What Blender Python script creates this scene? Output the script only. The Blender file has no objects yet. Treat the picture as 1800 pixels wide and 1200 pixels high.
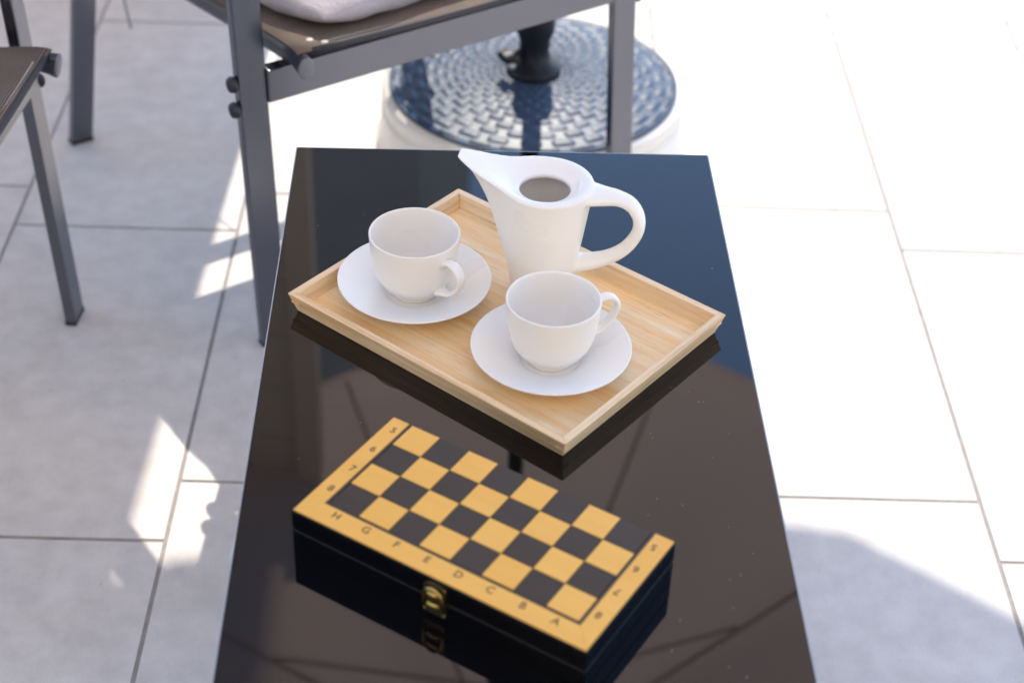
import bpy, bmesh, math, random
from mathutils import Vector, Matrix
random.seed(7)
R = math.radians
scene = bpy.context.scene
COL = scene.collection

# ------------------------------------------------------------------ camera
cam_d = bpy.data.cameras.new('camera')
cam = bpy.data.objects.new('camera', cam_d); COL.objects.link(cam)
CAM_H = 1.4310
PITCH, ROLL = 0.65063, 0.041875
fw = Vector((0, math.cos(PITCH), -math.sin(PITCH)))
up0 = Vector((0, math.sin(PITCH), math.cos(PITCH)))
ri0 = Vector((1, 0, 0))
ri = ri0*math.cos(ROLL) + up0*math.sin(ROLL)
up = -ri0*math.sin(ROLL) + up0*math.cos(ROLL)
m = Matrix((ri, up, -fw)).transposed().to_4x4(); m.translation = (0, 0, CAM_H)
cam.matrix_world = m
cam_d.sensor_width = 36; cam_d.lens = 60.54
cam_d.clip_start = .05; cam_d.clip_end = 800
cam_d.dof.use_dof = True; cam_d.dof.focus_distance = 1.68; cam_d.dof.aperture_fstop = 4.5
scene.camera = cam

# ------------------------------------------------------------------ light
SUN_EL = math.atan(1/.90)                      # shadows run 0.90 m toward the viewer per metre of height
world = bpy.data.worlds.new('World'); scene.world = world; world.use_nodes = True
nt = world.node_tree; nt.nodes.clear()
wo = nt.nodes.new('ShaderNodeOutputWorld'); bg = nt.nodes.new('ShaderNodeBackground')
sky = nt.nodes.new('ShaderNodeTexSky'); sky.sky_type = 'NISHITA'; sky.sun_disc = False
sky.sun_elevation = SUN_EL; sky.sun_rotation = 0.0
sky.altitude = 50; sky.air_density = 1.0; sky.dust_density = 0.0; sky.ozone_density = 0.7
bg.inputs['Strength'].default_value = 0.15
nt.links.new(sky.outputs[0], bg.inputs[0]); nt.links.new(bg.outputs[0], wo.inputs[0])
sun_d = bpy.data.lights.new('sun', 'SUN'); sun_d.energy = 2.0; sun_d.angle = R(.55); sun_d.color = (1, .92, .80)
sun = bpy.data.objects.new('sun', sun_d); COL.objects.link(sun)
sun.rotation_euler = Vector((0, -math.cos(SUN_EL), -math.sin(SUN_EL))).to_track_quat('-Z', 'Y').to_euler()
sun.location = (0, 6, 8)
scene.view_settings.view_transform = 'Standard'; scene.view_settings.look = 'None'
scene.view_settings.gamma = 1; scene.view_settings.use_curve_mapping = False
scene.view_settings.exposure = 1.41

# ------------------------------------------------------------------ materials
def mat(name, base=(.5, .5, .5), rough=.5, metal=0., spec=.5, coat=0., build=None):
    mt = bpy.data.materials.new(name); mt.use_nodes = True
    n = mt.node_tree; b = n.nodes['Principled BSDF']
    b.inputs['Base Color'].default_value = (*base, 1); b.inputs['Roughness'].default_value = rough
    b.inputs['Metallic'].default_value = metal; b.inputs['Specular IOR Level'].default_value = spec
    b.inputs['Coat Weight'].default_value = coat; b.inputs['Coat Roughness'].default_value = .08
    if build: build(n, b)
    return mt
def N(n, t, **kw):
    x = n.nodes.new(t)
    for k, v in kw.items():
        if k in x.inputs: x.inputs[k].default_value = v
        else: setattr(x, k, v)
    return x
def noise(n, scale, detail=4, rough=.55, vec=None, dist=0.):
    t = N(n, 'ShaderNodeTexNoise'); t.inputs['Scale'].default_value = scale
    t.inputs['Detail'].default_value = detail; t.inputs['Roughness'].default_value = rough
    t.inputs['Distortion'].default_value = dist
    if vec is not None: n.links.new(vec, t.inputs['Vector'])
    return t
def ramp(n, src, stops):
    r = N(n, 'ShaderNodeValToRGB'); e = r.color_ramp.elements
    while len(e) < len(stops): e.new(.5)
    for i, (p, c) in enumerate(stops):
        e[i].position = p; e[i].color = (*c, 1) if len(c) == 3 else c
    n.links.new(src, r.inputs[0]); return r
def mix(n, a, b, fac, mode='MIX'):
    x = N(n, 'ShaderNodeMix', data_type='RGBA', blend_type=mode)
    for sock, v in ((x.inputs[6], a), (x.inputs[7], b)):
        if isinstance(v, tuple): sock.default_value = (*v, 1)
        else: n.links.new(v, sock)
    if isinstance(fac, (int, float)): x.inputs[0].default_value = fac
    else: n.links.new(fac, x.inputs[0])
    return x.outputs[2]
def bump(n, b, h, strength=.3, dist=.001):
    x = N(n, 'ShaderNodeBump'); x.inputs['Strength'].default_value = strength; x.inputs['Distance'].default_value = dist
    n.links.new(h, x.inputs['Height']); n.links.new(x.outputs[0], b.inputs['Normal']); return x
def objvec(n, scale=(1, 1, 1), rnd=False):
    tc = N(n, 'ShaderNodeTexCoord'); mp = N(n, 'ShaderNodeMapping'); mp.inputs['Scale'].default_value = scale
    n.links.new(tc.outputs['Object'], mp.inputs['Vector'])
    if rnd:
        oi = N(n, 'ShaderNodeObjectInfo'); ml = N(n, 'ShaderNodeMath', operation='MULTIPLY'); ml.inputs[1].default_value = 37.
        n.links.new(oi.outputs['Random'], ml.inputs[0]); cb = N(n, 'ShaderNodeCombineXYZ')
        n.links.new(ml.outputs[0], cb.inputs[0]); n.links.new(ml.outputs[0], cb.inputs[1])
        n.links.new(cb.outputs[0], mp.inputs['Location'])
    return mp.outputs[0]

def b_tile(n, b):
    v = objvec(n, rnd=True)
    big = noise(n, 5, 6, .62, v, .4); med = noise(n, 26, 5, .6, v); fine = noise(n, 420, 3, .6, v)
    c = ramp(n, big.outputs[0], [(.30, (.60, .55, .51)), (.5, (.64, .59, .55)), (.70, (.675, .625, .585))]).outputs[0]
    c2 = ramp(n, med.outputs[0], [(.28, (.86, .86, .86)), (.64, (1.04, 1.04, 1.04))]).outputs[0]
    c = mix(n, c, c2, .9, 'MULTIPLY')
    c3 = ramp(n, fine.outputs[0], [(.35, (.93, .93, .93)), (.55, (1.02, 1.02, 1.02))]).outputs[0]
    c = mix(n, c, c3, .8, 'MULTIPLY')
    st = noise(n, 70, 2, .5, v)
    c4 = ramp(n, st.outputs[0], [(.245, (.72, .69, .66)), (.285, (1, 1, 1))]).outputs[0]
    c = mix(n, c, c4, .6, 'MULTIPLY')
    oi = N(n, 'ShaderNodeObjectInfo')
    t = ramp(n, oi.outputs['Random'], [(0, (.965, .965, .97)), (1, (1.03, 1.025, 1.02))]).outputs[0]
    c = mix(n, c, t, 1., 'MULTIPLY')
    n.links.new(c, b.inputs['Base Color']); bump(n, b, fine.outputs[0], .25, .0006)
M_tile = mat('stone_tile', rough=.55, spec=.35, build=b_tile)
def b_grout(n, b):
    v = objvec(n); t = noise(n, 60, 5, .6, v); t2 = noise(n, 4, 3, .5, v)
    c = ramp(n, t.outputs[0], [(.3, (.27, .245, .225)), (.7, (.36, .33, .31))]).outputs[0]
    n.links.new(c, b.inputs['Base Color']); bump(n, b, t.outputs[0], .5, .001)
M_grout = mat('grout', rough=.9, build=b_grout)
def b_ground(n, b):
    v = objvec(n); t = noise(n, .6, 6, .6, v)
    c = ramp(n, t.outputs[0], [(.3, (.30, .29, .26)), (.7, (.42, .40, .37))]).outputs[0]
    n.links.new(c, b.inputs['Base Color'])
M_ground = mat('pale_ground', rough=.9, build=b_ground)

def b_glass(n, b):
    v = objvec(n); d = noise(n, 9, 4, .6, v)
    rr = ramp(n, d.outputs[0], [(.35, (.012, .012, .012)), (.75, (.045, .045, .045))]).outputs[0]
    n.links.new(rr, b.inputs['Roughness'])
M_glass = mat('black_glass', (.003, .0025, .003), .02, spec=.45, build=b_glass)
M_glassedge = mat('glass_edge_glint', (.42, .46, .48), .3, spec=.8)  # pale colour stands in for light caught by the polished bevel
def b_powder(n, b):
    v = objvec(n); t = noise(n, 900, 2, .5, v); bump(n, b, t.outputs[0], .12, .0003)
    w = noise(n, 12, 4, .6, v)
    rr = ramp(n, w.outputs[0], [(.3, (.21, .21, .21)), (.7, (.27, .27, .27))]).outputs[0]
    n.links.new(rr, b.inputs['Roughness'])
M_metal = mat('anthracite_metal', (.17, .178, .205), .25, metal=1., spec=.5, build=b_powder)
M_blackpl = mat('black_plastic', (.010, .012, .018), .45, spec=.3)
M_rib = mat('rib_beige', (.60, .52, .47), .5)
M_stitch = mat('beige_thread', (.55, .52, .47), .7)
M_side = mat('shaded_rail', (.022, .026, .040), .34, spec=.6)  # darker than the frame metal: shade on the rails is in the colour
M_bolt = mat('dark_bolt', (.03, .028, .035), .4, metal=.3)
M_cap = mat('end_cap_grey', (.17, .17, .185), .42)
M_chrome = mat('steel_bead', (.62, .62, .64), .28, metal=.8)

def b_mesh(n, b):
    uv = N(n, 'ShaderNodeTexCoord'); sep = N(n, 'ShaderNodeSeparateXYZ'); n.links.new(uv.outputs['UV'], sep.inputs[0])
    def wavev(o, f):
        m1 = N(n, 'ShaderNodeMath', operation='MULTIPLY'); m1.inputs[1].default_value = f; n.links.new(o, m1.inputs[0])
        s = N(n, 'ShaderNodeMath', operation='SINE'); n.links.new(m1.outputs[0], s.inputs[0]); return s.outputs[0]
    a = wavev(sep.outputs[0], 2*math.pi*330); c = wavev(sep.outputs[1], 2*math.pi*330)
    mx = N(n, 'ShaderNodeMath', operation='MAXIMUM'); n.links.new(a, mx.inputs[0]); n.links.new(c, mx.inputs[1])
    col = ramp(n, mx.outputs[0], [(0.0, (.015, .011, .009)), (.6, (.10, .074, .058)), (1, (.34, .27, .22))]).outputs[0]
    v = objvec(n); nz = noise(n, 14, 4, .6, v)
    c2 = ramp(n, nz.outputs[0], [(.3, (.88, .88, .88)), (.7, (1.05, 1.05, 1.05))]).outputs[0]
    col = mix(n, col, c2, 1., 'MULTIPLY')
    n.links.new(col, b.inputs['Base Color']); bump(n, b, mx.outputs[0], .5, .0004)
M_sling = mat('brown_mesh_fabric', rough=.75, spec=.1, build=b_mesh)
M_hem = mat('dark_hem', (.03, .028, .032), .6)
def b_cush(n, b):
    v = objvec(n); t = noise(n, 700, 3, .6, v); w = noise(n, 18, 5, .6, v, .6)
    c = ramp(n, w.outputs[0], [(.3, (.36, .33, .35)), (.7, (.47, .425, .445))]).outputs[0]
    n.links.new(c, b.inputs['Base Color'])
    ad = N(n, 'ShaderNodeMath', operation='ADD'); ml = N(n, 'ShaderNodeMath', operation='MULTIPLY'); ml.inputs[1].default_value = .12
    n.links.new(t.outputs[0], ml.inputs[0]); n.links.new(w.outputs[0], ad.inputs[0]); n.links.new(ml.outputs[0], ad.inputs[1])
    bump(n, b, ad.outputs[0], .9, .012); b.inputs['Sheen Weight'].default_value = .2
M_cush = mat('lilac_grey_fabric', rough=.85, build=b_cush)

def wood(name, cols, scale, rough, coat, grain=(2.2, 60, 60), bstr=.15, fleck=True):
    def bld(n, b):
        v = objvec(n, grain, rnd=True); v1 = objvec(n, (grain[0]*.35, grain[1]*.12, grain[2]*.12), rnd=True)
        a = noise(n, scale, 6, .62, v, .25); big = noise(n, scale, 4, .55, v1, .8)
        c = ramp(n, a.outputs[0], [(.28, cols[0]), (.48, cols[1]), (.72, cols[2])]).outputs[0]
        c2 = ramp(n, big.outputs[0], [(.34, cols[3]), (.56, (1, 1, 1))]).outputs[0]
        c = mix(n, c, c2, .85, 'MULTIPLY')
        if fleck:
            v2 = objvec(n, (grain[0]*4, grain[1]*3, grain[2]*3), rnd=True)
            fl = noise(n, scale*1.5, 3, .5, v2)
            c3 = ramp(n, fl.outputs[0], [(.29, (.62, .50, .40)), (.37, (1, 1, 1))]).outputs[0]
            c = mix(n, c, c3, .7, 'MULTIPLY')
        n.links.new(c, b.inputs['Base Color']); bump(n, b, a.outputs[0], bstr, .0004)
    return mat(name, rough=rough, coat=coat, build=bld)
M_bamboo = wood('bamboo_floor', [(.87, .55, .25), (.93, .68, .385), (.96, .78, .53), (.97, .72, .40)], 3.0, .5, .1)
M_bside = wood('bamboo_side', [(.64, .42, .22), (.84, .60, .36), (.93, .74, .49), (.93, .78, .60)], 3.0, .55, 0)
M_yellow = wood('varnished_pine', [(.85, .425, .066), (.88, .445, .076), (.90, .47, .088), (.97, .93, .86)], 2.2, .40, .08, bstr=.03, fleck=False)
M_bdark = wood('dark_stained', [(.006, .005, .005), (.010, .008, .007), (.015, .011, .010), (.8, .8, .8)], 2.2, .30, .0, bstr=.03, fleck=False)
M_box = mat('black_lacquer', (.002, .002, .003), .12, spec=.32)
M_ink = mat('printing_ink', (.05, .028, .015), .5)
M_brass = mat('brass', (.55, .38, .12), .28, metal=1.)
M_brassd = mat('aged_brass', (.14, .11, .05), .35, metal=.85)
def b_porc(n, b):
    v = objvec(n); w = noise(n, 7, 3, .5, v)
    rr = ramp(n, w.outputs[0], [(.3, (.25, .25, .25)), (.7, (.35, .35, .35))]).outputs[0]
    n.links.new(rr, b.inputs['Roughness'])
M_porc = mat('white_porcelain', (.89, .832, .768), .4, spec=.36, build=b_porc)
M_dust = mat('dust', (.6, .6, .58), .9)

def b_woven(n, b):
    v = objvec(n); w = noise(n, 40, 3, .5, v); bump(n, b, w.outputs[0], .25, .002)
M_woven = mat('black_gloss_sky_tint', (.030, .055, .102), .44, spec=.4, build=b_woven)  # black plastic with the reflected sky blue put into its colour
def b_baserefl(n, b):
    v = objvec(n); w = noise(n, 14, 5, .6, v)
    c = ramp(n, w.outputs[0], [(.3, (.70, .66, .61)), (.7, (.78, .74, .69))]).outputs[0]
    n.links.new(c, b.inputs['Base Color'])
M_baserefl = mat('base_floor_reflection', rough=.4, build=b_baserefl)  # floor reflection on glossy black sides, painted in as pale grey
def canopy_mat():
    mt = bpy.data.materials.new('canopy_fabric'); mt.use_nodes = True; n = mt.node_tree; n.nodes.clear()
    o = n.nodes.new('ShaderNodeOutputMaterial'); d = n.nodes.new('ShaderNodeBsdfDiffuse'); t = n.nodes.new('ShaderNodeBsdfTranslucent')
    ms = n.nodes.new('ShaderNodeMixShader'); tc = n.nodes.new('ShaderNodeTexCoord')
    w = noise(n, 900, 2, .5, tc.outputs['Object'])
    c = ramp(n, w.outputs[0], [(.3, (.93, .69, .57)), (.7, (.97, .76, .65))]).outputs[0]
    n.links.new(c, d.inputs[0]); n.links.new(c, t.inputs[0]); ms.inputs[0].default_value = .82
    n.links.new(d.outputs[0], ms.inputs[1]); n.links.new(t.outputs[0], ms.inputs[2]); n.links.new(ms.outputs[0], o.inputs[0])
    return mt
M_canopy = canopy_mat()
def b_plaster(n, b):
    v = objvec(n); w = noise(n, 3, 6, .6, v); f = noise(n, 90, 4, .6, v)
    c = ramp(n, w.outputs[0], [(.3, (.50, .48, .46)), (.7, (.58, .56, .54))]).outputs[0]
    n.links.new(c, b.inputs['Base Color']); bump(n, b, f.outputs[0], .4, .004)
M_plaster = mat('grey_plaster', rough=.9, build=b_plaster)
M_white = mat('white_render', (.84, .75, .65), .9)
M_pane = mat('window_glass', (.02, .025, .03), .05, spec=.6)
M_roof = mat('roof_slab', (.28, .27, .26), .8)

# ------------------------------------------------------------------ helpers
def mesh_obj(name, bm, material, parent=None, smooth=False, bevel=0., seg=2, recalc=True, autosm=None):
    if recalc: bmesh.ops.recalc_face_normals(bm, faces=bm.faces[:])
    me = bpy.data.meshes.new(name); bm.to_mesh(me); bm.free()
    o = bpy.data.objects.new(name, me); COL.objects.link(o)
    me.materials.append(material)
    if smooth:
        for p in me.polygons: p.use_smooth = True
    if parent is not None: o.parent = parent
    if bevel:
        bv = o.modifiers.new('bevel', 'BEVEL'); bv.width = bevel; bv.segments = seg; bv.limit_method = 'ANGLE'; bv.angle_limit = R(40)
        bv.harden_normals = True
        for p in me.polygons: p.use_smooth = True
    return o
def empty(name, loc=(0, 0, 0), rz=0.):
    o = bpy.data.objects.new(name, None); o.empty_display_size = .05; COL.objects.link(o)
    o.location = loc; o.rotation_euler = (0, 0, rz); return o
def tag(o, label=None, cat=None, group=None, kind=None):
    if label: o['label'] = label
    if cat: o['category'] = cat
    if group: o['group'] = group
    if kind: o['kind'] = kind
    return o
def add_box(bm, c, s, rot=None):
    mt = Matrix.Translation(c) @ (rot.to_4x4() if rot is not None else Matrix()) @ Matrix.Diagonal((*s, 1))
    bmesh.ops.create_cube(bm, size=1, matrix=mt)
def add_bar(bm, p0, p1, w, d, side=None):
    """box section bar: w along 'side', d across."""
    p0, p1 = Vector(p0), Vector(p1); ax = (p1-p0).normalized()
    s = Vector(side) if side is not None else (Vector((0, 0, 1)) if abs(ax.z) < .9 else Vector((1, 0, 0)))
    s = (s - ax*s.dot(ax)).normalized(); q = ax.cross(s)
    vs = []
    for p in (p0, p1):
        for a, b in ((-1, -1), (1, -1), (1, 1), (-1, 1)):
            vs.append(bm.verts.new(p + s*(a*w/2) + q*(b*d/2)))
    for f in ((3, 2, 1, 0), (4, 5, 6, 7), (0, 1, 5, 4), (1, 2, 6, 5), (2, 3, 7, 6), (3, 0, 4, 7)):
        bm.faces.new([vs[i] for i in f])
def sweep(bm, pts, rads, n=12, upv=(0, 0, 1), caps=True, squash=None):
    """tube along pts; rads = list of (r_side, r_up)"""
    pts = [Vector(p) for p in pts]; rings = []; prev = Vector(upv)
    for i, p in enumerate(pts):
        t = (pts[min(i+1, len(pts)-1)] - pts[max(i-1, 0)]).normalized()
        u = (prev - t*prev.dot(t)).normalized(); prev = u; s = t.cross(u)
        ra = rads[i] if isinstance(rads, list) else rads
        if not isinstance(ra, tuple): ra = (ra, ra)
        rings.append([bm.verts.new(p + s*(ra[0]*math.cos(a)) + u*(ra[1]*math.sin(a))) for a in [2*math.pi*k/n for k in range(n)]])
    for a, b in zip(rings, rings[1:]):
        for k in range(n): bm.faces.new((a[k], a[(k+1) % n], b[(k+1) % n], b[k]))
    if caps:
        bm.faces.new(rings[0][::-1]); bm.faces.new(rings[-1])
def spline(pts, n=8, closed=False):
    out = []; P = [Vector(p) for p in pts]; L = len(P)
    for i in range(L-1):
        p0, p1, p2, p3 = P[max(i-1, 0)], P[i], P[i+1], P[min(i+2, L-1)]
        for k in range(n):
            t = k/n
            out.append(.5*((2*p1)+(p2-p0)*t+(2*p0-5*p1+4*p2-p3)*t*t+(3*p1-p0-3*p2+p3)*t**3))
    out.append(P[-1]); return out
def lathe(bm, prof, n=72):
    rings = []
    for r, z in prof:
        if r < 1e-6: rings.append([bm.verts.new((0, 0, z))])
        else: rings.append([bm.verts.new((r*math.cos(2*math.pi*k/n), r*math.sin(2*math.pi*k/n), z)) for k in range(n)])
    for a, b in zip(rings, rings[1:]):
        if len(a) == 1 and len(b) == 1: continue
        for k in range(n):
            k2 = (k+1) % n
            if len(a) == 1: bm.faces.new((a[0], b[k2], b[k]))
            elif len(b) == 1: bm.faces.new((a[k], a[k2], b[0]))
            else: bm.faces.new((a[k], a[k2], b[k2], b[k]))
def quad_prism(bm, corners, z0, z1, corners2=None):
    c2 = corners2 or corners
    lo = [bm.verts.new((x, y, z0)) for x, y in corners]; hi = [bm.verts.new((x, y, z1)) for x, y in c2]
    n = len(lo); bm.faces.new(lo[::-1]); bm.faces.new(hi)
    for k in range(n): bm.faces.new((lo[k], lo[(k+1) % n], hi[(k+1) % n], hi[k]))

# ------------------------------------------------------------------ setting: ground, floor and its tiles
bm = bmesh.new()
quad_prism(bm, [(-300, -300), (300, -300), (300, 300), (-300, 300)], -.6, -.03)
tag(mesh_obj('ground', bm, M_ground), 'pale ground around the terrace', kind='structure')
FY = .0229
bm = bmesh.new()
add_box(bm, (.0, 2.2, -.0150), (6.4, 9.4, .027))
floor = tag(mesh_obj('floor', bm, M_grout), 'terrace floor of large pale stone tiles with recessed grout joints', kind='structure')
TWX, TLY, GAP = .3296, .6583, .0055
def tile_mesh(k):
    bm = bmesh.new(); add_box(bm, (0, 0, -.0062), (TWX-GAP, TLY-GAP*1.1, .0124))
    me = bpy.data.meshes.new('tile'); bm.to_mesh(me); bm.free(); me.materials.append(M_tile); return me
tme = tile_mesh(0)
cF, sF = math.cos(FY), math.sin(FY)
x_right = .6239                                # joint line right of the table; others every TWX
for ci in range(-8, 9):
    xc = x_right - TWX/2 + ci*TWX
    base = 1.5783 if ci % 2 == 0 else 1.4730   # joints of alternate columns are staggered
    for rj in range(-5, 7):
        yc = base + TLY/2 + rj*TLY
        o = bpy.data.objects.new('tile', tme); COL.objects.link(o); o.parent = floor
        o.location = (xc*cF - yc*sF, xc*sF + yc*cF, random.uniform(-.0002, .0002))
        o.rotation_euler = (random.uniform(-.0006, .0006), random.uniform(-.0008, .0008), FY + (math.pi if random.random() < .5 else 0))

# ------------------------------------------------------------------ house behind, whose shade covers the left side
house = tag(empty('house', (-.08, 7.8, -.03)), 'tall pale grey rendered house far behind the terrace, seen only mirrored in the table', 'house')
bm = bmesh.new(); add_box(bm, (-5.44, 4, 4.6), (10, 8, 9.2)); mesh_obj('wall', bm, M_plaster, house)
bm = bmesh.new(); add_box(bm, (-5.44, 4, 9.28), (10.0, 8.3, .16)); mesh_obj('roof', bm, M_roof, house)
for wx in (-2.6, -5.4, -8.2):
    for wz in (1.7, 4.4, 7.1):
        bm = bmesh.new()
        for a, b, c, d in ((-.6, 0, .08, 1.5), (.6, 0, .08, 1.5), (0, .71, 1.12, .08), (0, -.71, 1.12, .08)): add_box(bm, (wx+a, -.02, wz+b), (c, .08, d))
        w = mesh_obj('window', bm, M_roof, house)
        bm = bmesh.new(); add_box(bm, (wx, -.008, wz), (1.12, .02, 1.34)); mesh_obj('pane', bm, M_pane, w)

# unseen board screen added to cast the sharp shade edge left of the table
scr = tag(empty('shade_screen', (-.444, 3.12, 0)), 'board screen added at the far left to cast shade, mirrored in the table top', 'screen')
for px_ in (-.03, -1.5, -2.97):
    bm = bmesh.new(); add_box(bm, (px_, 0, 1.33), (.06, .06, 2.66)); mesh_obj('post', bm, M_white, scr, bevel=.002)
for seg_ in (0, 1):
    for k in range(17):
        bm = bmesh.new(); add_box(bm, (-.765-1.47*seg_, 0, .11+k*.1525), (1.41, .022, .151)); mesh_obj('board', bm, M_white, scr, bevel=.002)

# unseen wall added behind the camera to bounce soft sunlight into the shade
bwall = tag(empty('bounce_wall', (0, -1.7, -.03)), 'unseen white wall with a glazed door, added behind the camera to bounce light', 'house')
bm = bmesh.new()
for (cx0, cz0, sx0, sz0) in ((-4.9, 3.1, 7.4, 6.2), (4.9, 3.1, 7.4, 6.2), (0, 4.25, 2.4, 3.9)): add_box(bm, (cx0, -.2, cz0), (sx0, .4, sz0))
mesh_obj('wall', bm, M_white, bwall)
bm = bmesh.new(); add_box(bm, (0, -.3, 1.15), (2.4, .02, 2.3)); dr_ = mesh_obj('glass_door', bm, M_pane, bwall)
bm = bmesh.new()
for a, c in ((-1.17, .06), (0, .08), (1.17, .06)): add_box(bm, (a, -.27, 1.15), (c, .05, 2.3))
mesh_obj('door_frame', bm, M_metal, dr_)
bm = bmesh.new(); add_box(bm, (0, -.25, 6.3), (17.4, .8, .16)); mesh_obj('roof_edge', bm, M_roof, bwall)

# ------------------------------------------------------------------ parasol
PX, PY = .016, 2.415
par = tag(empty('parasol', (PX, PY, .10)), 'large beige parasol on a dark pole standing in the round base behind the table', 'parasol')
Z0 = .10
bm = bmesh.new(); sweep(bm, [(0, 0, z) for z in (.03, .8, 1.6, 2.42)], .0145, 20, (1, 0, 0)); mesh_obj('pole', bm, M_blackpl, par, True)
RIM, ZR, ZA = 1.062, 2.15-Z0, 2.52-Z0
def canopy_pt(th, s):
    k = 8; ph = (th - R(24)) % (2*math.pi/k) - math.pi/k
    poly = math.cos(math.pi/k)/math.cos(ph)
    rr = RIM*(.2 + .8*poly)
    z = ZA - (ZA-ZR)*(s**1.12) - .018*math.sin(math.pi*min(s, 1))*math.cos(ph*4)**2
    return Vector((rr*s*math.cos(th), rr*s*math.sin(th), z - .13*rr*s*math.cos(th)))   # the parasol leans a little to the right
bm = bmesh.new(); nn = 96; rings = []
top = bm.verts.new((0, 0, ZA))
for s in (.08, .2, .35, .5, .65, .8, .92, 1.0): rings.append([bm.verts.new(canopy_pt(2*math.pi*k/nn, s)) for k in range(nn)])
hem = []
for k in range(nn):
    p = canopy_pt(2*math.pi*k/nn, 1.0); p.z -= .03; hem.append(bm.verts.new(p))
rings.append(hem)
for k in range(nn): bm.faces.new((top, rings[0][k], rings[0][(k+1) % nn]))
for a, b in zip(rings, rings[1:]):
    for k in range(nn): bm.faces.new((a[k], b[k], b[(k+1) % nn], a[(k+1) % nn]))
cn = mesh_obj('canopy', bm, M_canopy, par, True)
for k in range(8):
    th = R(24+45*k)
    bm = bmesh.new(); sweep(bm, [canopy_pt(th, s)-Vector((0, 0, .007)) for s in (.03, .25, .5, .75, .99)], (.0045, .006), 8); rb = mesh_obj('rib', bm, M_rib, par, True)
    bm = bmesh.new(); q = canopy_pt(th, .52) - Vector((0, 0, .02)); sweep(bm, [(.03*math.cos(th), .03*math.sin(th), ZA-.28), q], (.0035, .005), 8); mesh_obj('strut', bm, M_rib, rb, True)
bm = bmesh.new(); lathe(bm, [(0, ZA-.33), (.034, ZA-.33), (.038, ZA-.31), (.038, ZA-.26), (.028, ZA-.24), (0, ZA-.24)], 24); mesh_obj('hub', bm, M_blackpl, par, True)
bm = bmesh.new(); lathe(bm, [(0, ZA-.01), (.03, ZA-.01), (.035, ZA+.01), (.018, ZA+.05), (0, ZA+.06)], 24); mesh_obj('finial', bm, M_blackpl, par, True)

# ------------------------------------------------------------------ umbrella base
ub = tag(empty('umbrella_base', (PX, PY, 0)), 'round black basket-weave umbrella base, reflected sky and floor painted into its colours, behind the table', 'umbrella base')
bm = bmesh.new()
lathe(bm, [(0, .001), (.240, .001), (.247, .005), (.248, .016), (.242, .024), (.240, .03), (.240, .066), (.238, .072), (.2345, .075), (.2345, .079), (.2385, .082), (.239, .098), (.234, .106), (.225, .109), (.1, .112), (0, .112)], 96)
mesh_obj('weight_ring', bm, M_baserefl, ub, True)
RC = .226
def dome(r): return .114 + .019*(1-(r/RC)**2)
bm = bmesh.new(); lathe(bm, [(RC+.0015, .106), (RC+.0015, dome(RC+.0015))] + [(r, dome(r)-.0022) for r in [RC*(1-i/14) for i in range(15)]], 96)
cover = mesh_obj('top_cover', bm, M_woven, ub, True)
bm = bmesh.new(); edges_r = [.046]
while edges_r[-1] < RC-.012: edges_r.append(edges_r[-1] + .0095 + .065*(edges_r[-1]-.046))
edges_r[-1] = RC-.004
CNT = 26; rw = random.Random(11)
for ir in range(len(edges_r)-1):
    r0, r1 = edges_r[ir], edges_r[ir+1]; off = (ir % 2)*math.pi/CNT
    for k in range(CNT):
        jit = rw.uniform(-.03, .03)*2*math.pi/CNT; wA = 2*math.pi/CNT*(.80+rw.uniform(-.05, .05)); a0 = off + 2*math.pi*k/CNT - wA/2 + jit
        nx, ny = 8, 4; grid = []; hh = .0026*rw.uniform(.8, 1.15)
        for i in range(nx+1):
            row = []
            for j in range(ny+1):
                u_, v_ = i/nx, j/ny; a = a0 + wA*u_; rr = r0 + (r1-r0)*(.05 + .90*v_)
                pu = 1-abs(2*u_-1)**5; pv = 1-abs(2*v_-1)**4
                row.append(bm.verts.new((rr*math.cos(a), rr*math.sin(a), dome(rr)-.0032+hh*1.15*min(pu, 1)*(.35+.65*pv))))
            grid.append(row)
        for i in range(nx):
            for j in range(ny): bm.faces.new((grid[i][j], grid[i+1][j], grid[i+1][j+1], grid[i][j+1]))
w = mesh_obj('weave_strands', bm, M_woven, ub, True, recalc=True); w['kind'] = 'stuff'
bm = bmesh.new(); lathe(bm, [(0, .125), (.042, .125), (.044, .135), (.040, .142), (.028, .148), (.023, .165), (.0245, .185), (.0300, .20), (.0310, .25), (.0285, .262), (.0160, .264), (0, .264)], 40)
mesh_obj('socket', bm, M_blackpl, ub, True)
bm = bmesh.new(); sweep(bm, [(-.02, -.010, .168), (-.040, -.022, .165)], .005, 12); sweep(bm, [(-.036, -.020, .165), (-.050, -.029, .164)], [(.018, .009), (.016, .008)], 20)
kn = mesh_obj('knob', bm, M_blackpl, ub, True, bevel=.002)
bm = bmesh.new(); bmesh.ops.create_uvsphere(bm, u_segments=16, v_segments=8, radius=.0055, matrix=Matrix.Translation((-.034, -.036, .155))); mesh_obj('screw_cap', bm, M_chrome, kn, True)

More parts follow.
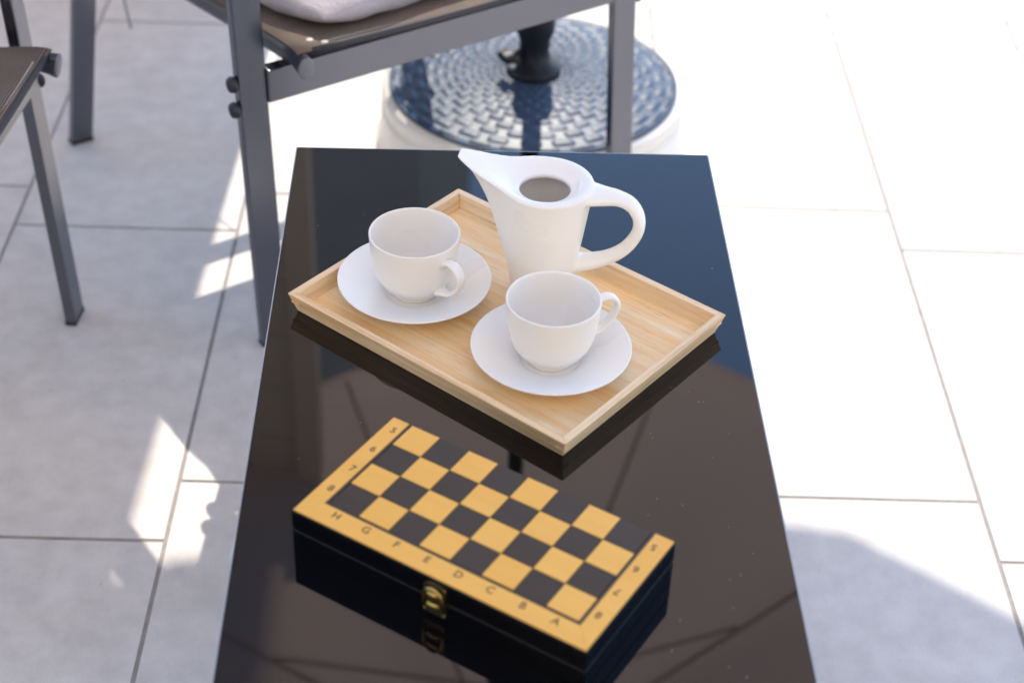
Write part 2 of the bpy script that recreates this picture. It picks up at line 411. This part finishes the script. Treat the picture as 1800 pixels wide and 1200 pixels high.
# ------------------------------------------------------------------ chairs
ZS = .432
def seat_z(y): return ZS - .125*max(0, y+.044)
side = [(-.050, ZS-.004), (-.036, ZS-.001), (-.015, ZS), (.10, ZS-.014), (.22, ZS-.031), (.33, ZS-.045), (.41, ZS-.046), (.46, ZS-.018), (.495, ZS+.05), (.54, ZS+.16), (.575, ZS+.27), (.60, ZS+.36)]
WCH = .562
def make_chair(name):
    t = empty(name)
    # front legs (each a box section that reaches the arm), rear legs, arms
    for x0, x1, sg in ((0, -.009, -1), (.588, .560, 1)):
        bm = bmesh.new(); add_bar(bm, (x0, 0, .004), (x1, .014, .615), .039, .015, (1, 0, 0)); lg = mesh_obj('leg', bm, M_metal, t, bevel=.0025)
        bm = bmesh.new(); add_bar(bm, (x0, 0, .0002), (x0, 0, .006), .040, .016, (1, 0, 0)); mesh_obj('foot_cap', bm, M_blackpl, lg, bevel=.001)
        for k, zz in enumerate((.363, .398)):
            xx = x0+(x1-x0)*zz/.6 + sg*.0205; yy = .014*zz/.6 - .002
            bm = bmesh.new(); sweep(bm, [(xx, yy, zz), (xx+sg*.004, yy, zz), (xx+sg*.009, yy, zz), (xx+sg*.011, yy, zz)], [.009, .011, .009, .004], 14, (0, 0, 1)); mesh_obj('bolt_head', bm, M_bolt, lg, True)
    for x0, sg in ((-.004, -1), (.566, 1)):
        bm = bmesh.new(); add_bar(bm, (x0+sg*.006, .625, .004), (x0, .44, .62), .035, .016, (1, 0, 0)); lg = mesh_obj('leg', bm, M_metal, t, bevel=.0025)
        bm = bmesh.new(); add_bar(bm, (x0+sg*.006, .625, 0), (x0+sg*.006, .625, .007), .036, .018, (1, 0, 0)); mesh_obj('foot_cap', bm, M_blackpl, lg, bevel=.001)
        bm = bmesh.new(); sweep(bm, spline([(x0, -.03, .618), (x0, .0, .628), (x0, .25, .632), (x0, .50, .622), (x0-sg*.02, .60, .615)], 5), (.024, .011), 16); mesh_obj('armrest', bm, M_metal, t, True)
        bm = bmesh.new(); add_bar(bm, (x0, .475, .37), (x0-sg*.03, .455, .39), .03, .02, (0, 0, 1)); mesh_obj('bracket', bm, M_metal, t, bevel=.002)
    bm = bmesh.new(); add_bar(bm, (.012, .006, .3875), (WCH-.012, .008, .3875), .045, .020, (0, 0, 1)); mesh_obj('front_rail', bm, M_metal, t, bevel=.002)
    bm = bmesh.new(); add_bar(bm, (.012, .500, .37), (WCH-.012, .500, .37), .035, .020, (0, 0, 1)); mesh_obj('rear_rail', bm, M_metal, t, bevel=.002)
    for x in (.040, WCH-.040):
        pts = spline([(x, y, z) for y, z in side], 4)
        bm = bmesh.new(); sweep(bm, pts, [(.009+.0010*max(0, 1-i/5), .0135+.0025*max(0, 1-i/5)**1.5) for i in range(len(pts))], 20, (0, 0, 1)); sr = mesh_obj('side_rail', bm, M_side, t, True)
        p = Vector((x, -.050, ZS-.004)); d = Vector((0, -1, -.2)).normalized()
        bm = bmesh.new(); sweep(bm, [p, p+d*.003, p+d*.004], [(.0108, .0158), (.0106, .0155), (.009, .0135)], 20, (0, 0, 1)); mesh_obj('end_cap', bm, M_cap, sr, True)
    # sling (seat and back in one sheet of mesh)
    def sheet(name, pts, x0, x1, nx, sag, dz, material, thick):
        P = spline([(0, y, z) for y, z in pts], 5); bm = bmesh.new(); uvl = bm.loops.layers.uv.new('UVMap'); rows = []; s = 0; ss = []
        for i, q in enumerate(P):
            if i: s += (q-P[i-1]).length
            ss.append(s); tn = (P[min(i+1, len(P)-1)]-P[max(i-1, 0)]).normalized(); nm = Vector((0, -tn.z, tn.y))
            rows.append([bm.verts.new(Vector((x0+(x1-x0)*j/nx, q.y, q.z)) + nm*(dz - sag*math.sin(math.pi*j/nx)*min(1, .15+s*2.5))) for j in range(nx+1)])
        for i in range(len(P)-1):
            for j in range(nx):
                f = bm.faces.new((rows[i][j], rows[i][j+1], rows[i+1][j+1], rows[i+1][j]))
                for l, (a, b) in zip(f.loops, ((i, j), (i, j+1), (i+1, j+1), (i+1, j))): l[uvl].uv = ((x0+(x1-x0)*b/nx), ss[a])
        o = mesh_obj(name, bm, material, t, True); so = o.modifiers.new('solid', 'SOLIDIFY'); so.thickness = thick; so.offset = 0; return o
    seat = [(-.042, ZS-.001)] + [p for p in side if -.03 < p[0] < .45]
    back = [p for p in side if p[0] >= .45]
    sheet('seat', seat, .033, WCH-.033, 12, .012, .0140, M_sling, .0014)
    sheet('backrest', back, .033, WCH-.033, 12, .012, .0140, M_sling, .0014)
    bm = bmesh.new(); sweep(bm, [(.055+(WCH-.11)*k/10, -.042, ZS+.0120-.004*math.sin(math.pi*k/10)) for k in range(11)], (.0035, .0045), 10, (0, 0, 1)); hm = mesh_obj('hem', bm, M_hem, t, True)
    bm = bmesh.new()
    for k in range(95):
        f = (k+.5)/95; x = .07+(WCH-.14)*f
        bmesh.ops.create_uvsphere(bm, u_segments=6, v_segments=4, radius=.0013, matrix=Matrix.Translation((x, -.034, ZS+.0155-.004*math.sin(math.pi*f))))
    mesh_obj('stitching', bm, M_stitch, hm, True)
    for k, (fx, fy) in enumerate(((.062, -.022), (.075, -.036))):
        bm = bmesh.new(); lathe(bm, [(0, 0), (.0042, 0), (.0046, .001), (.0034, .0022), (0, .0026)], 14)
        s = mesh_obj('stud', bm, M_stitch, t, True); s.location = (fx, fy, ZS+.0142)
    return t
def kids(o): return [c for c in COL.objects if c.parent == o]
def copy_tree(o, parent=None):
    c = o.copy(); COL.objects.link(c)
    if parent is not None: c.parent = parent
    for ch in kids(o): copy_tree(ch, c)
    return c
chair = make_chair('garden_chair')
tag(chair, 'anthracite garden armchair behind the table, its brown mesh seat holding a lilac grey cushion', 'chair', 'garden armchairs around the low table')
chair.location = (-.324, 1.86, 0); chair.rotation_euler = (0, 0, R(36))
chair2 = copy_tree(chair)
tag(chair2, 'garden armchair at the left edge, only a brown mesh seat corner and one leg showing', 'chair', 'garden armchairs around the low table')
chair2.location = (-.603-.588*math.cos(R(86)), 1.893-.588*math.sin(R(86)), 0); chair2.rotation_euler = (0, 0, R(86))

def pillow(name, w, d, h, seed, n=36):
    bm = bmesh.new(); rnd = random.Random(seed); ph = [rnd.uniform(0, 6.28) for _ in range(8)]
    def shape(sgn):
        g = []
        for i in range(n+1):
            row = []
            for j in range(n+1):
                u = i/n*2-1; v = j/n*2-1
                # super-ellipse outline with slightly pinched corners
                x = u*(1-.055*(1-u*u)*0 - .07*(v*v)*(1-abs(u)*.2)*(abs(u)**3)); y = v*(1-.07*(u*u)*(abs(v)**3))
                edge = max(0, (1-u**4)*(1-v**4))
                z = (edge**.42)*(.5+.5*edge)
                wr = .06*math.sin(5*u+7*v+ph[0]) * (abs(u)*abs(v))**.5 + .035*math.sin(11*u-6*v+ph[1])*(u*u) + .03*math.sin(13*v+3*u+ph[2])*(v*v)
                dist = min(1-abs(u), 1-abs(v))
                wr += .05*math.sin((u-v)*16+ph[3])*math.exp(-dist*5)
                wr += .10*math.exp(-((u+.55+.25*v)/.05)**2)*math.exp(-((v+.75)/.35)**2) - .12*math.exp(-((u+.35-.2*v)/.07)**2)*math.exp(-((v+.8)/.3)**2) - .09*math.exp(-((u-.1+.3*v)/.06)**2)*math.exp(-((v+.8)/.25)**2)
                row.append(bm.verts.new((x*w/2*(1+.01*math.sin(9*v)), y*d/2*(1+.01*math.sin(8*u)), sgn*h/2*z*(1+wr))))
            g.append(row)
        for i in range(n):
            for j in range(n):
                q = (g[i][j], g[i+1][j], g[i+1][j+1], g[i][j+1]); bm.faces.new(q if sgn > 0 else q[::-1])
    shape(1); shape(-1); bmesh.ops.remove_doubles(bm, verts=bm.verts[:], dist=.0004)
    o = mesh_obj(name, bm, M_cush, None, True); s = o.modifiers.new('sub', 'SUBSURF'); s.levels = 1; s.render_levels = 1; return o
cu = pillow('seat_cushion', .42, .40, .100, 3)
e1 = Vector((math.cos(R(36)), math.sin(R(36)), 0)); e2 = Vector((-e1.y, e1.x, 0)); O1 = Vector((-.324, 1.86, 0))
cp = O1 + e1*.250 + e2*.186; cu.location = (cp.x, cp.y, .452); cu.rotation_euler = (R(-5), 0, R(44))
tag(cu, 'puffy lilac grey cushion lying on the brown mesh seat behind the table', 'cushion')
cu2 = pillow('seat_cushion', .36, .38, .075, 9)
cu2.location = (-.603-.062-.18, 1.893-.30, .458); cu2.rotation_euler = (0, R(7), 0)
tag(cu2, 'pale cushion of which a sliver shows on the mesh seat at the left edge', 'cushion')
# tie cord of the cushion hanging behind the seat
bm = bmesh.new()
pts = spline([(-.42, 2.52, .44), (-.56, 2.60, .36), (-.648, 2.60, .27), (-.655, 2.55, .19), (-.630, 2.48, .14)], 6)
sweep(bm, pts, [(.0016+.0016*min(1, i/20), .0014) for i in range(len(pts))], 8)
cord = mesh_obj('cord', bm, M_hem, None, True); tag(cord, 'thin dark cord dangling at the top left between the chair legs', 'cord')

# ------------------------------------------------------------------ low table
TZ = .4592
ty = .0431
tab = tag(empty('low_table', (0, 0, 0), ty), 'long low table with a glossy black glass top carrying the tray and the chess box', 'table')
xl, xr, yf, yn = -.1733, .2762, 1.6185, .60
bm = bmesh.new(); add_box(bm, ((xl+xr)/2, (yf+yn)/2, TZ-.0025), (xr-xl-.0022, yf-yn-.0030, .005))
o = mesh_obj('glass_top', bm, M_glass, tab, bevel=.0007, seg=2)
bm = bmesh.new()
for (a, b, c, d) in ((xl, yn, xl+.0010, yf), (xr-.0010, yn, xr, yf), (xl+.0010, yf-.0014, xr-.0010, yf), (xl+.0010, yn, xr-.0010, yn+.0010)):
    add_box(bm, ((a+c)/2, (b+d)/2, TZ-.0029), (c-a, d-b, .0042))
mesh_obj('polished_edge', bm, M_glassedge, tab)
bm = bmesh.new()
for (a, b, c, d) in ((xl+.004, yn+.004, xl+.034, yf-.004), (xr-.034, yn+.004, xr-.004, yf-.004), (xl+.034, yf-.034, xr-.034, yf-.004), (xl+.034, yn+.004, xr-.034, yn+.034)):
    add_box(bm, ((a+c)/2, (b+d)/2, TZ-.0185), (c-a, d-b, .025))
mesh_obj('frame', bm, M_metal, tab)
for x in (xl+.025, xr-.025):
    for y in (yf-.025, yn+.025):
        bm = bmesh.new(); add_box(bm, (x, y, (TZ-.031)/2), (.036, .036, TZ-.031)); mesh_obj('leg', bm, M_metal, tab, bevel=.002)
bm = bmesh.new(); rr = random.Random(5)
for k in range(44):
    if k < 22: x, y = rr.gauss(.215, .035), rr.uniform(.86, 1.22)
    else: x, y = rr.uniform(xl+.02, xr-.02), rr.uniform(.82, 1.5)
    if not (xl+.01 < x < xr-.01): continue
    L = rr.choice((.0004, .0005, .0006, .0016)); a = rr.uniform(0, 3.14); w = .0003
    d = Vector((math.cos(a), math.sin(a), 0))
    add_bar(bm, Vector((x, y, TZ+.0004))-d*L/2, Vector((x, y, TZ+.0004))+d*L/2, w, .0003)
tag(mesh_obj('dust_specks', bm, M_dust, tab), kind='stuff')

# ------------------------------------------------------------------ tray
TRW, TRL, TRH, INS = .2475, .3297, .0208, .0062
tray = tag(empty('serving_tray', (-.0066, 1.3071, TZ), -.6563), 'rectangular bamboo tray with sloping rim carrying the teapot and both cups', 'tray')
bm = bmesh.new(); add_box(bm, (0, 0, .0033), (TRL-2*INS-.010, TRW-2*INS-.010, .0054)); mesh_obj('tray_floor', bm, M_bamboo, tray)
def tray_side(sx, sy):
    """one mitred rim piece; (sx,sy) is the outward direction"""
    L = TRL if sy else TRW; W = TRW if sy else TRL
    T = .0075; bm = bmesh.new()
    prof = [(W/2-INS, .0003), (W/2, TRH), (W/2-T, TRH), (W/2-INS-T*.95, .0003)]
    ends = []
    for s in (-1, 1):
        ends.append([bm.verts.new((s*(L/2-(W/2-d)), d, z)) for d, z in prof])
    bm.faces.new(ends[0]); bm.faces.new(ends[1][::-1])
    for k in range(4): bm.faces.new((ends[0][k], ends[0][(k+1) % 4], ends[1][(k+1) % 4], ends[1][k]))
    o = mesh_obj('rim_board', bm, M_bside, tray, bevel=.0006, seg=2)
    o.rotation_euler = (0, 0, math.atan2(sy, sx) - math.pi/2)
    return o
for s in ((0, 1), (0, -1), (1, 0), (-1, 0)): tray_side(*s)
# finger splines at the corners
for sx in (-1, 1):
    for sy in (-1, 1):
        bm = bmesh.new(); hz = .0115; ox = TRL/2 - INS*(1-hz/TRH); oy = TRW/2 - INS*(1-hz/TRH)
        s3 = [(sx*(ox+.0003), sy*(oy+.0003)), (sx*(ox-.009), sy*(oy+.0003)), (sx*(ox+.0003), sy*(oy-.009))]
        quad_prism(bm, s3, hz-.0012, hz+.0012); mesh_obj('corner_key', bm, M_ink if False else M_bamboo, tray)

# ------------------------------------------------------------------ crockery
TF = TZ+.0061
def smooth_prof(p, n=5): return [(max(0, v.x), v.z) for v in spline([(a, 0, b) for a, b in p], n)]
def make_saucer(loc, label):
    bm = bmesh.new()
    up_ = smooth_prof([(0, .0052), (.020, .0052), (.0265, .0056), (.030, .0072), (.045, .0120), (.060, .0174), (.070, .0206), (.0722, .0212)], 5)
    rim = [(.0731, .0209), (.0731, .0200), (.0722, .0192)]
    dn = smooth_prof([(.0722, .0190), (.060, .0145), (.045, .0088), (.036, .0042), (.0345, .0004)], 4)
    pr = up_ + rim + dn[1:] + [(.0325, 0), (.0305, .0004), (.029, .0022), (.0, .0022)]
    lathe(bm, pr, 96); o = mesh_obj('saucer', bm, M_porc, None, True); o.location = loc
    return tag(o, label, 'saucer', 'saucers on the tray')
def make_cup(loc, ang, label):
    t = empty('teacup', loc, ang)
    out = smooth_prof([(.0195, .0000), (.0215, .0006), (.0218, .003), (.0226, .0045), (.0285, .0095), (.0355, .0200), (.0398, .034), (.0418, .050), (.0428, .0655)], 5)
    rim = [(.0427, .0664), (.0420, .0668), (.0412, .0663)]
    inn = smooth_prof([(.0409, .0650), (.0398, .050), (.0378, .034), (.0335, .0205), (.0255, .0105), (.014, .0066), (0, .0062)], 5)
    bm = bmesh.new(); lathe(bm, [(0, .002), (.016, .002), (.018, .0002)] + out + rim + inn, 96)
    mesh_obj('bowl', bm, M_porc, t, True)
    bm = bmesh.new()
    P = spline([(.0405, 0, .0525), (.0480, 0, .0560), (.0570, 0, .0550), (.0632, 0, .0480), (.0632, 0, .0390), (.0575, 0, .0290), (.0480, 0, .0215), (.0345, 0, .0180)], 8)
    n = len(P); rd = []
    for i in range(n):
        f = i/(n-1); fl = max(0, 1-f/.13)**2 + max(0, 1-(1-f)/.15)**2
        rd.append((.0050+.0022*fl, .0026+.0032*fl))
    sweep(bm, P, rd, 18, (-1, 0, 1), caps=True)
    mesh_obj('handle', bm, M_porc, t, True)
    return tag(t, label, 'cup', 'white teacups on saucers')
c1 = (-.0950, 1.3355); c2 = (.0355, 1.2398)
make_saucer((*c1, TF), 'white saucer under the cup at the left corner of the tray')
make_saucer((*c2, TF), 'white saucer under the cup in front of the teapot')
make_cup((*c1, TF+.0054), R(-44), 'empty white cup at the left of the tray, handle turned toward the viewer')
make_cup((*c2, TF+.0054), R(24), 'empty white cup in front of the teapot, handle pointing right')

def make_pot(loc, ang):
    t = empty('teapot', loc, ang)          # local +x toward the handle, -x toward the spout
    H = .1215
    def rb(z): return .0272 + .0180*min(1, max(0, z/.1215))**.85
    key = [(0, 0), (.2, .0005), (.35, .003), (.5, .0068), (.65, .0105), (.78, .0155), (.88, .0225), (.95, .0305), (.98, .0370), (1, .0450)]
    def dd(t_):
        for (a, b), (c, d) in zip(key, key[1:]):
            if t_ <= c: return b+(d-b)*(t_-a)/(c-a)
        return key[-1][1]
    n = 128; ths = []
    for k in range(n):                      # denser round the spout
        u = (k/n)*2-1; ths.append(math.pi*(.35*u + .65*u**3) if True else 0)
    def contour(t_):
        out = []
        for th in ths:
            e = math.exp(-(abs(th)/.39)**1.7); r0 = rb(H*t_); D_ = r0 + dd(t_); r = r0 + dd(t_)*e
            tt = math.acos(min(1, r0/D_)); hull = r0/math.cos(tt-abs(th)) if abs(th) < tt else r0
            r = .62*r + .38*hull; r = min(r, (D_ - dd(t_)*.17)/math.cos(th)) if abs(th) < 1 else r
            xs = max(0, r*math.cos(th)/D_); zt = H + .0250*xs**1.8*(D_-r0)/.0450
            # handle side swells a little into the strap
            out.append((-r*math.cos(th), -r*math.sin(th), zt*t_))
        return out
    bm = bmesh.new(); rings = []
    def ring(pts): rings.append([bm.verts.new(p) for p in pts])
    c0 = contour(0); ring([(x*.93, y*.93, 0) for x, y, z in c0]); ring([(x, y, .0015) for x, y, z in c0])
    for i in range(1, 34): ring(contour(i/34))
    top = contour(1); ring([(x, y, z-.0006) for x, y, z in top])
    rs, ro = .0345, .0235
    for f in (.03, .12, .3, .5, .7, .88, 1.0):
        pts = []
        for (x, y, z), th in zip(top, ths):
            sx, sy = -rs*math.cos(th), -rs*math.sin(th)
            pts.append((x+(sx-x)*f, y+(sy-y)*f, z + (.1212-z)*f + .0010*math.sin(math.pi*f)))
        ring(pts)
    for r, z in ((.0320, .1196), (.0290, .1178), (.026, .1168), (.0242, .1163), (ro, .1152), (ro, .1130), (.0250, .1108), (.034, .1080), (.0385, .1010), (.0365, .08), (.0325, .05), (.027, .02), (.0235, .006)):
        ring([(-r*math.cos(th), -r*math.sin(th) - .0028*min(1, max(0, (.0345-r)/.008))*(1 if z > .105 else 0), z) for th in ths])
    for a, b in zip(rings, rings[1:]):
        for k in range(n): bm.faces.new((a[k], a[(k+1) % n], b[(k+1) % n], b[k]))
    bm.faces.new(rings[0][::-1]); bm.faces.new(rings[-1])
    P = spline([(.030, 0, .1135), (.042, 0, .1135), (.055, 0, .1130), (.068, 0, .1125), (.0805, 0, .1070), (.0885, 0, .0940), (.0885, 0, .0780), (.0800, 0, .0610), (.0670, 0, .0490), (.050, 0, .0405), (.0305, 0, .0350)], 8)
    m_ = len(P); rd = []
    for i in range(m_):
        f = i/(m_-1); a = max(0, 1-f/.34)**1.3; b = max(0, 1-(1-f)/.22)**2
        rd.append((.0102+.0140*a+.004*b, .0058+.0024*a+.0035*b))
    sweep(bm, P, rd, 24, (0, 0, 1), caps=True)
    bmesh.ops.recalc_face_normals(bm, faces=bm.faces[:])
    me = bpy.data.meshes.new('pot_src'); bm.to_mesh(me); bm.free()
    tmp = bpy.data.objects.new('pot_src', me); COL.objects.link(tmp)
    rm = tmp.modifiers.new('r', 'REMESH'); rm.mode = 'VOXEL'; rm.voxel_size = .00105; rm.use_smooth_shade = True
    sm = tmp.modifiers.new('s', 'SMOOTH'); sm.factor = .5; sm.iterations = 11
    dg = bpy.context.evaluated_depsgraph_get(); ev = tmp.evaluated_get(dg); src = bpy.data.meshes.new_from_object(ev)
    bpy.data.objects.remove(tmp); bpy.data.meshes.remove(me)
    nv = len(src.vertices); co = [v.co.copy() for v in src.vertices]; no = [v.normal.copy() for v in src.vertices]
    part = {'body': [], 'spout': [], 'handle': []}
    for p in src.polygons:
        c = p.center; r = rb(max(0, c.z))
        k = 'handle' if (c.x > r+.0035) else ('spout' if c.x < -(r+.0045) else 'body')
        part[k].append(tuple(p.vertices))
    for k, fs in part.items():
        idx = {}; vs = []
        for f in fs:
            for i in f:
                if i not in idx: idx[i] = len(vs); vs.append(i)
        mm = bpy.data.meshes.new(k); mm.from_pydata([co[i] for i in vs], [], [tuple(idx[i] for i in f) for f in fs]); mm.update()
        for p in mm.polygons: p.use_smooth = True
        mm.normals_split_custom_set_from_vertices([no[i] for i in vs])
        mm.materials.append(M_porc); o = bpy.data.objects.new(k, mm); COL.objects.link(o); o.parent = t
    bpy.data.meshes.remove(src)
    return tag(t, 'white porcelain teapot without its lid, beak spout pointing left, at the back of the tray', 'teapot')
make_pot((.0250, 1.3545, TF), R(-8))

# ------------------------------------------------------------------ chess box
SQ = .0287
cb = tag(empty('chess_box', (-.08097, 1.10184, TZ), -.53583), 'folded wooden chess box with black sides and yellow and black squares on top', 'chess box')
BX0, BX1, BY0, BY1 = -.68*SQ, 8.70*SQ, -4.80*SQ, .03*SQ
TH = .0409
for nm, z0, z1 in (('lower_half', .0, TH/2-.0003), ('upper_half', TH/2+.0003, TH-.0009)):
    bm = bmesh.new(); add_box(bm, ((BX0+BX1)/2, (BY0+BY1)/2, (z0+z1)/2), (BX1-BX0, BY1-BY0, z1-z0)); mesh_obj(nm, bm, M_box, cb, bevel=.0010, seg=2)
def plate(name, x0, y0, x1, y1, m_, zt=TH, parent=cb, pts=None, bev=.00025):
    bm = bmesh.new(); quad_prism(bm, pts or [(x0, y0), (x1, y0), (x1, y1), (x0, y1)], TH-.0010, zt)
    return mesh_obj(name, bm, m_, parent, bevel=bev, seg=1)
e = .00018
for j in range(4):
    for i in range(8):
        lt = (i+j) % 2 == 0
        plate('light_square' if lt else 'dark_square', i*SQ+e+(.02*SQ if i == 0 else 0), -(j+1)*SQ+e+(.03*SQ if j == 3 and lt else 0), (i+1)*SQ-e-(.02*SQ if i == 7 else 0), -j*SQ-e, M_yellow if lt else M_bdark, TH if lt else TH-.00006)
o1, o2 = .0012, .0006
i0, i1, j1 = -.085*SQ, 8.085*SQ, -4.075*SQ
plate('border_strip', 0, 0, 0, 0, M_yellow, pts=[(BX0+o1, BY0+o1), (i0, j1), (i0, BY1-o2), (BX0+o1, BY1-o2)])
plate('border_strip', 0, 0, 0, 0, M_yellow, pts=[(BX1-o1, BY0+o1), (BX1-o1, BY1-o2), (i1, BY1-o2), (i1, j1)])
bs = plate('border_strip', 0, 0, 0, 0, M_yellow, pts=[(BX0+o1, BY0+o1), (BX1-o1, BY0+o1), (i1, j1), (i0, j1)])
plate('black_line', i0+.0001, j1+.0001, i1-.0001, -4*SQ, M_ink, TH-.0002, bev=0)
plate('black_line', i0+.0001, -4*SQ, 0, BY1-.0008, M_ink, TH-.0002, bev=0)
plate('black_line', 8*SQ, -4*SQ, i1-.0001, BY1-.0008, M_ink, TH-.0002, bev=0)
def glyph(s, x, y, rot=0., size=.0100):
    cu_ = bpy.data.curves.new('t', 'FONT'); cu_.body = s; cu_.size = size; cu_.align_x = 'CENTER'; cu_.align_y = 'CENTER'; cu_.extrude = .00004; cu_.offset = .00009
    tmp = bpy.data.objects.new('t', cu_); COL.objects.link(tmp); dg = bpy.context.evaluated_depsgraph_get()
    me = bpy.data.meshes.new_from_object(tmp.evaluated_get(dg)); bpy.data.objects.remove(tmp)
    me.materials.clear(); me.materials.append(M_ink)
    o = bpy.data.objects.new('numeral' if s.isdigit() else 'letter', me); COL.objects.link(o); o.parent = cb
    o.location = (x, y, TH+.00005); o.rotation_euler = (0, 0, rot); o['label'] = ('numeral ' if s.isdigit() else 'letter ') + s + ' printed on the border'
for k, s in enumerate('HGFEDCBA'): glyph(s, (k+.5)*SQ, -4.32*SQ)
for k, s in enumerate('5678'):
    glyph(s, -.30*SQ, -(k+.5)*SQ); glyph(s, 8.30*SQ, -(k+.5)*SQ, math.pi)
# clasp on the front face
cx_ = 4.10*SQ; fy_ = BY0
cl = empty('clasp', (cx_, fy_, 0)); cl.parent = cb
bm = bmesh.new()
def arc_plate(bm, w, z0, z1, y0, y1, top=True, n=12, x0=0):
    pts = [(x0-w/2, z0+.002), (x0-w/2+.002, z0), (x0+w/2-.002, z0), (x0+w/2, z0+.002)]
    if top: pts += [(x0+w/2*math.cos(a), z1-w*.28+w*.28*math.sin(a)) for a in [math.pi*k/n for k in range(n+1)]]
    else: pts += [(x0+w/2, z1), (x0-w/2, z1)]
    a = [bm.verts.new((x, y0, z)) for x, z in pts]; b = [bm.verts.new((x, y1, z)) for x, z in pts]
    bm.faces.new(a); bm.faces.new(b[::-1])
    for k in range(len(a)): bm.faces.new((a[k], a[(k+1) % len(a)], b[(k+1) % len(a)], b[k]))
arc_plate(bm, .0200, .0045, TH/2-.0010, -.0012, -.0002, False); mesh_obj('lower_plate', bm, M_brassd, cl, bevel=.0004)
bm = bmesh.new(); arc_plate(bm, .0200, TH/2+.0006, .0370, -.0012, -.0002); mesh_obj('upper_plate', bm, M_brassd, cl, bevel=.0004)
bm = bmesh.new(); P = [Vector((.0086*math.cos(a), -.0030-.0012*math.sin(a), .0235+.0105*math.sin(a))) for a in [math.pi*k/20 for k in range(21)]]
P = [Vector((.0086, -.0026, .0120))] + P + [Vector((-.0086, -.0026, .0120))]
sweep(bm, P, (.0011, .0016), 10, (0, 1, 0)); mesh_obj('hasp_loop', bm, M_brass, cl, True)
for zz, ms in ((.0275, M_brass), (.0165, M_brass)):
    bm = bmesh.new(); sweep(bm, [(-.0062, -.0028, zz), (-.0035, -.0040, zz), (.0035, -.0040, zz), (.0062, -.0028, zz)], [(.0012, .0008), (.0026, .0016), (.0026, .0016), (.0012, .0008)], 12, (0, 1, 0)); mesh_obj('hook', bm, ms, cl, True)
for xx, zz in ((.0115, .0300), (.0115, .0110), (-.0115, .0300)):
    pass
for xx, zz in ((.0090, .0345), (.0088, .0072), (-.0088, .0072)):
    bm = bmesh.new(); bmesh.ops.create_uvsphere(bm, u_segments=12, v_segments=8, radius=.0008, matrix=Matrix.Translation((xx, -.0014, zz))); mesh_obj('rivet', bm, M_brass, cl, True)

# ------------------------------------------------------------------ small bits on the floor
bm = bmesh.new(); bmesh.ops.create_icosphere(bm, subdivisions=2, radius=.0032)
for v in bm.verts: v.co.z *= .4
o = mesh_obj('petal', bm, M_porc, None, True); o.location = (-.322, 1.515, .0018)
tag(o, 'tiny white petal fallen on the shaded tile left of the table', 'petal')
